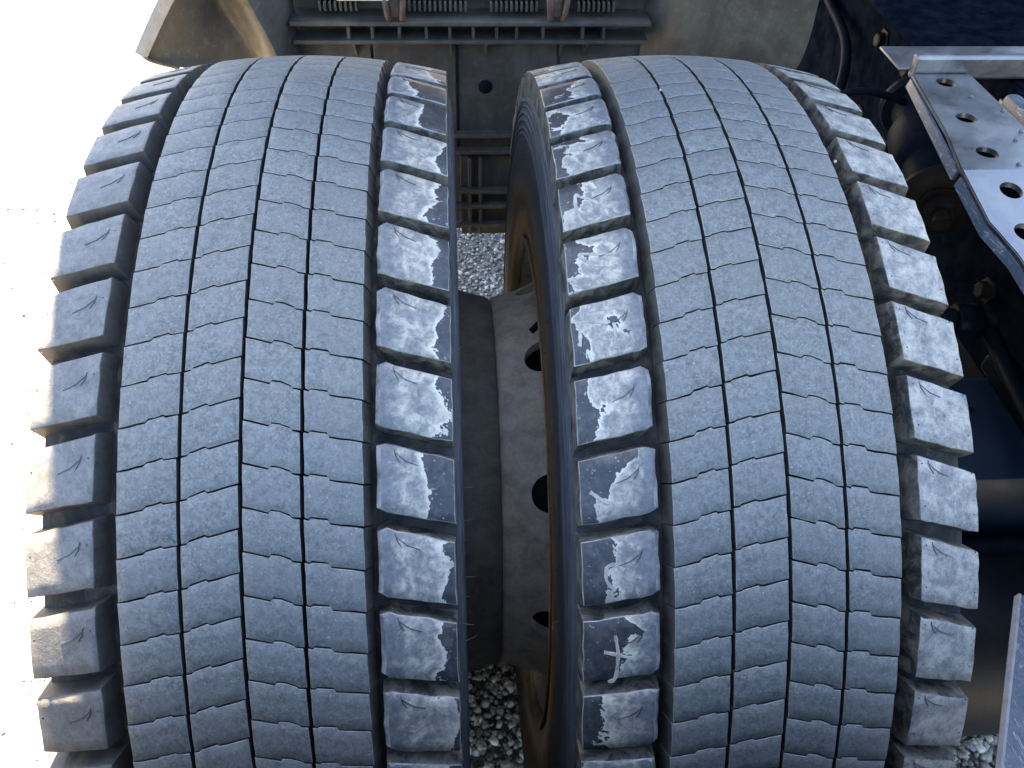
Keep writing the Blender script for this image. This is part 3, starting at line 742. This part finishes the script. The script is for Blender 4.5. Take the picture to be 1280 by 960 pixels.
link('hex_nut', bm_mesh(bm, 'hex_nut', M['brown']), bu)
bm = bmesh.new(); lathe(bm, A0+ax.normalized()*.2905, A1+ax, [(0, .0125), (.014, .0125), (.017, .010)], 20)
for v in bm.verts: v.co -= bu.location
link('bolt_end', bm_mesh(bm, 'bolt_end', M['brown'], True), bu)

def single(name, build, mat, label, cat, sm=True):
    bm = bmesh.new(); build(bm); o = link(name, bm_mesh(bm, name, mat, sm)); return tag(o, label, cat)
single('brake_cable', lambda b: tube(b, spline([(.50, .50, .70), (.56, .49, .752), (.60, .50, .760), (.64, .505, .758), (.70, .51, .738), (.76, .52, .70)], 8), .0058, 12), M['rubber'],
       'thin black cable curving out from behind the right tyre top', 'cable')
# bracket block behind the cable, on the rail
single('cable_clamp', lambda b: (box(b, .722, .754, .50, .53, .69, .725, .004),), M['brown'], 'small brown metal clamp below the thin black cable', 'clamp', False)
# link rod
lk = empty('link_rod', (.70, .15, .60), 'black link rod with a ball joint eye beside the right tyre', 'link rod')
def lp(name, bm, mat, sm=True):
    for v in bm.verts: v.co -= Vector((.70, .15, .60))
    link(name, bm_mesh(bm, name, mat, sm), lk)
bm = bmesh.new(); lathe(bm, (.672, .157, .60), (.74, .15, .60), [(0, .014), (.002, .021), (.006, .0235), (.032, .0235), (.037, .021), (.039, .012)], 32); lp('rod_eye', bm, M['paint'])
bm = bmesh.new(); lathe(bm, (.655, .157, .60), (.74, .15, .60), [(0, .014), (.008, .017), (.017, .017)], 24); lp('ball_joint', bm, M['rubber'])
bm = bmesh.new(); lathe(bm, (.7155, .153, .60), (.76, .15, .60), [(0, .012), (.012, .012)], 6); lp('rod_nut', bm, M['brown'], False)
bm = bmesh.new(); tube(bm, [(.715, .13, .60), (.70, .05, .60), (.665, -.16, .605)], .011, 12); lp('rod', bm, M['paint'])
single('torque_arm', lambda b: (box(b, .705, .742, -.35, .11, .555, .585, .008),), M['paint'], 'black square arm running below the link rod', 'arm', False)

# axle housing
ax_ = empty('axle_housing', (.8, 0, .49), 'dark blue axle housing right of the inner tyre', 'axle')
def ap(name, bm, mat, sm=False):
    for v in bm.verts: v.co -= Vector((.8, 0, .49))
    link(name, bm_mesh(bm, name, mat, sm), ax_)
bm = bmesh.new(); box(bm, .40, 1.5, -.085, .10, .42, .556, .02); ap('housing', bm, M['dblue'], True)
bm = bmesh.new(); lathe(bm, (.39, 0, .47), (1.0, 0, .47), [(0, .095), (.02, .10), (.05, .10), (.052, .06)], 48); ap('hub_flange', bm, M['brown'], True)
bm = bmesh.new(); lathe(bm, (.66, .03, .556), (.66, .03, .6), [(0, .0045), (.001, .0045)], 14); ap('drain_hole', bm, M['rubber'])
# dark cover below it
single('spring_seat', lambda b: (box(b, .69, 1.2, -.06, .05, .27, .415, .012),), M['brown'], 'dull brown spring seat below the blue axle housing', 'spring seat', False)
# corrugated hose
def hose(b):
    pts = [(.50+.6*k/150, -.158-.01*math.sin(k/150*3), .442+.004*math.sin(k/150*4)) for k in range(301)]
    pts = [(.50+.6*k/300, -.112-.004*math.sin(k/300*3), .452+.004*math.sin(k/300*4)) for k in range(301)]
    tube(b, pts, lambda t: .0125+.0018*math.sin(t*2*math.pi*100), 14)
single('corrugated_hose', hose, M['rubber'], 'black corrugated hose running across above the dark air tank', 'hose')
# air tank
at_ = empty('air_tank', (.62, -.19, .37), 'dark blue black round air tank at lower right', 'air tank')
def tp(name, bm, mat, sm=True):
    for v in bm.verts: v.co -= Vector((.62, -.19, .37))
    link(name, bm_mesh(bm, name, mat, sm), at_)
bm = bmesh.new(); lathe(bm, (.46, -.19, .37), (1.3, -.19, .37), [(0, .06), (.006, .09), (.02, .105), (.04, .112), (.7, .112), (.74, .09)], 64); tp('tank_shell', bm, M['tank'])
bm = bmesh.new(); lathe(bm, (.53, -.19, .37), (1.3, -.19, .37), [(0, .1125), (.001, .1145), (.007, .1145), (.008, .1125)], 64); tp('tank_strap', bm, M['edge'])
single('dark_fill_box', lambda b: (box(b, .86, 1.8, .13, 1.9, .18, .44, .04),), M['paint'], 'near black added box standing in for the deep shade behind the frame rail', 'dark filler')  # added box that fills the gap behind the rail with darkness
single('rubber_stop', lambda b: lathe(b, (.55, -.30, .235), (.62, -.29, .235), [(0, .02), (.004, .033), (.012, .038), (.05, .038), (.056, .03)], 32), M['rubber'], 'small round black rubber stop under the dark air tank', 'rubber stop')
# scratched fin
def fin(b):
    o = [(.547, -.268, .60), (.565, -.262, .60), (.70, -.27, .60), (.66, -.50, .59), (.425, -.50, .59), (.45, -.427, .60), (.487, -.366, .60), (.515, -.32, .60)]
    t = [b.verts.new(p) for p in o]; lo = [b.verts.new((p[0]+.003, p[1], p[2]-.006)) for p in o]
    b.faces.new(t); b.faces.new(lo[::-1])
    for k in range(len(o)): b.faces.new((t[k], lo[k], lo[(k+1) % len(o)], t[(k+1) % len(o)]))
single('scratched_bracket', fin, M['scratched'], 'scratched blue grey sheet metal bracket in the bottom right corner', 'bracket', False)

def fin_edge(b):
    P = [(.546, -.267, .604), (.514, -.32, .604), (.486, -.366, .604), (.449, -.427, .604), (.424, -.50, .594)]
    V = []
    for x, y, z in P: V.append([b.verts.new((x, y, z)), b.verts.new((x+.004, y+.001, z+.004)), b.verts.new((x+.009, y+.002, z))])
    for p, q in zip(V, V[1:]):
        b.faces.new((p[0], q[0], q[1], p[1])); b.faces.new((p[1], q[1], q[2], p[2])); b.faces.new((p[0], p[2], q[2], q[0]))
    b.faces.new(V[0]); b.faces.new(V[-1][::-1])
bm = bmesh.new(); fin_edge(bm); fo = bpy.data.objects['scratched_bracket']
link('edge_fold', bm_mesh(bm, 'edge_fold', M['pale']), fo)  # pale raised fold along the bracket's left edge
for X_, ph, r_, sz, lb in ((.1885, .754, .4985, .0013, 'tiny white pebble stuck in a groove near the top of the right tyre'),
                           (.3150, .528, .4945, .0013, 'tiny pale pebble wedged in the wide groove of the right tyre')):
    bm = bmesh.new(); bmesh.ops.create_icosphere(bm, subdivisions=2, radius=sz)
    for v in bm.verts: v.co *= random.uniform(.8, 1.2)
    p = pt(X_, EL+ph, r_)
    o = link('pebble', bm_mesh(bm, 'pebble', M['pale'], True), None, loc=(p[0], p[1], p[2]+ZA)); tag(o, lb, 'pebble')

# rail bolts and further hoses in the shade
for y, z in ((-.05, .60), (.10, .64), (.22, .60), (.62, .60), (.74, .60), (.62, .74), (.74, .74)):
    bm = bmesh.new(); lathe(bm, (.7549, y, z), (.72, y, z), [(0, .019), (.0035, .019), (.0037, .0125), (.014, .0125), (.016, .010)], 6)
    o = link('rail_bolt', bm_mesh(bm, 'rail_bolt', M['brown']), bpy.data.objects['frame_rail'])
single('air_hose', lambda b: tube(b, spline([(.745, 1.0, .72), (.72, .80, .70), (.66, .66, .64), (.60, .60, .52), (.60, .70, .40)], 8), .009, 12), M['rubber'], 'black air hose drooping behind the right tyre shoulder', 'hose')
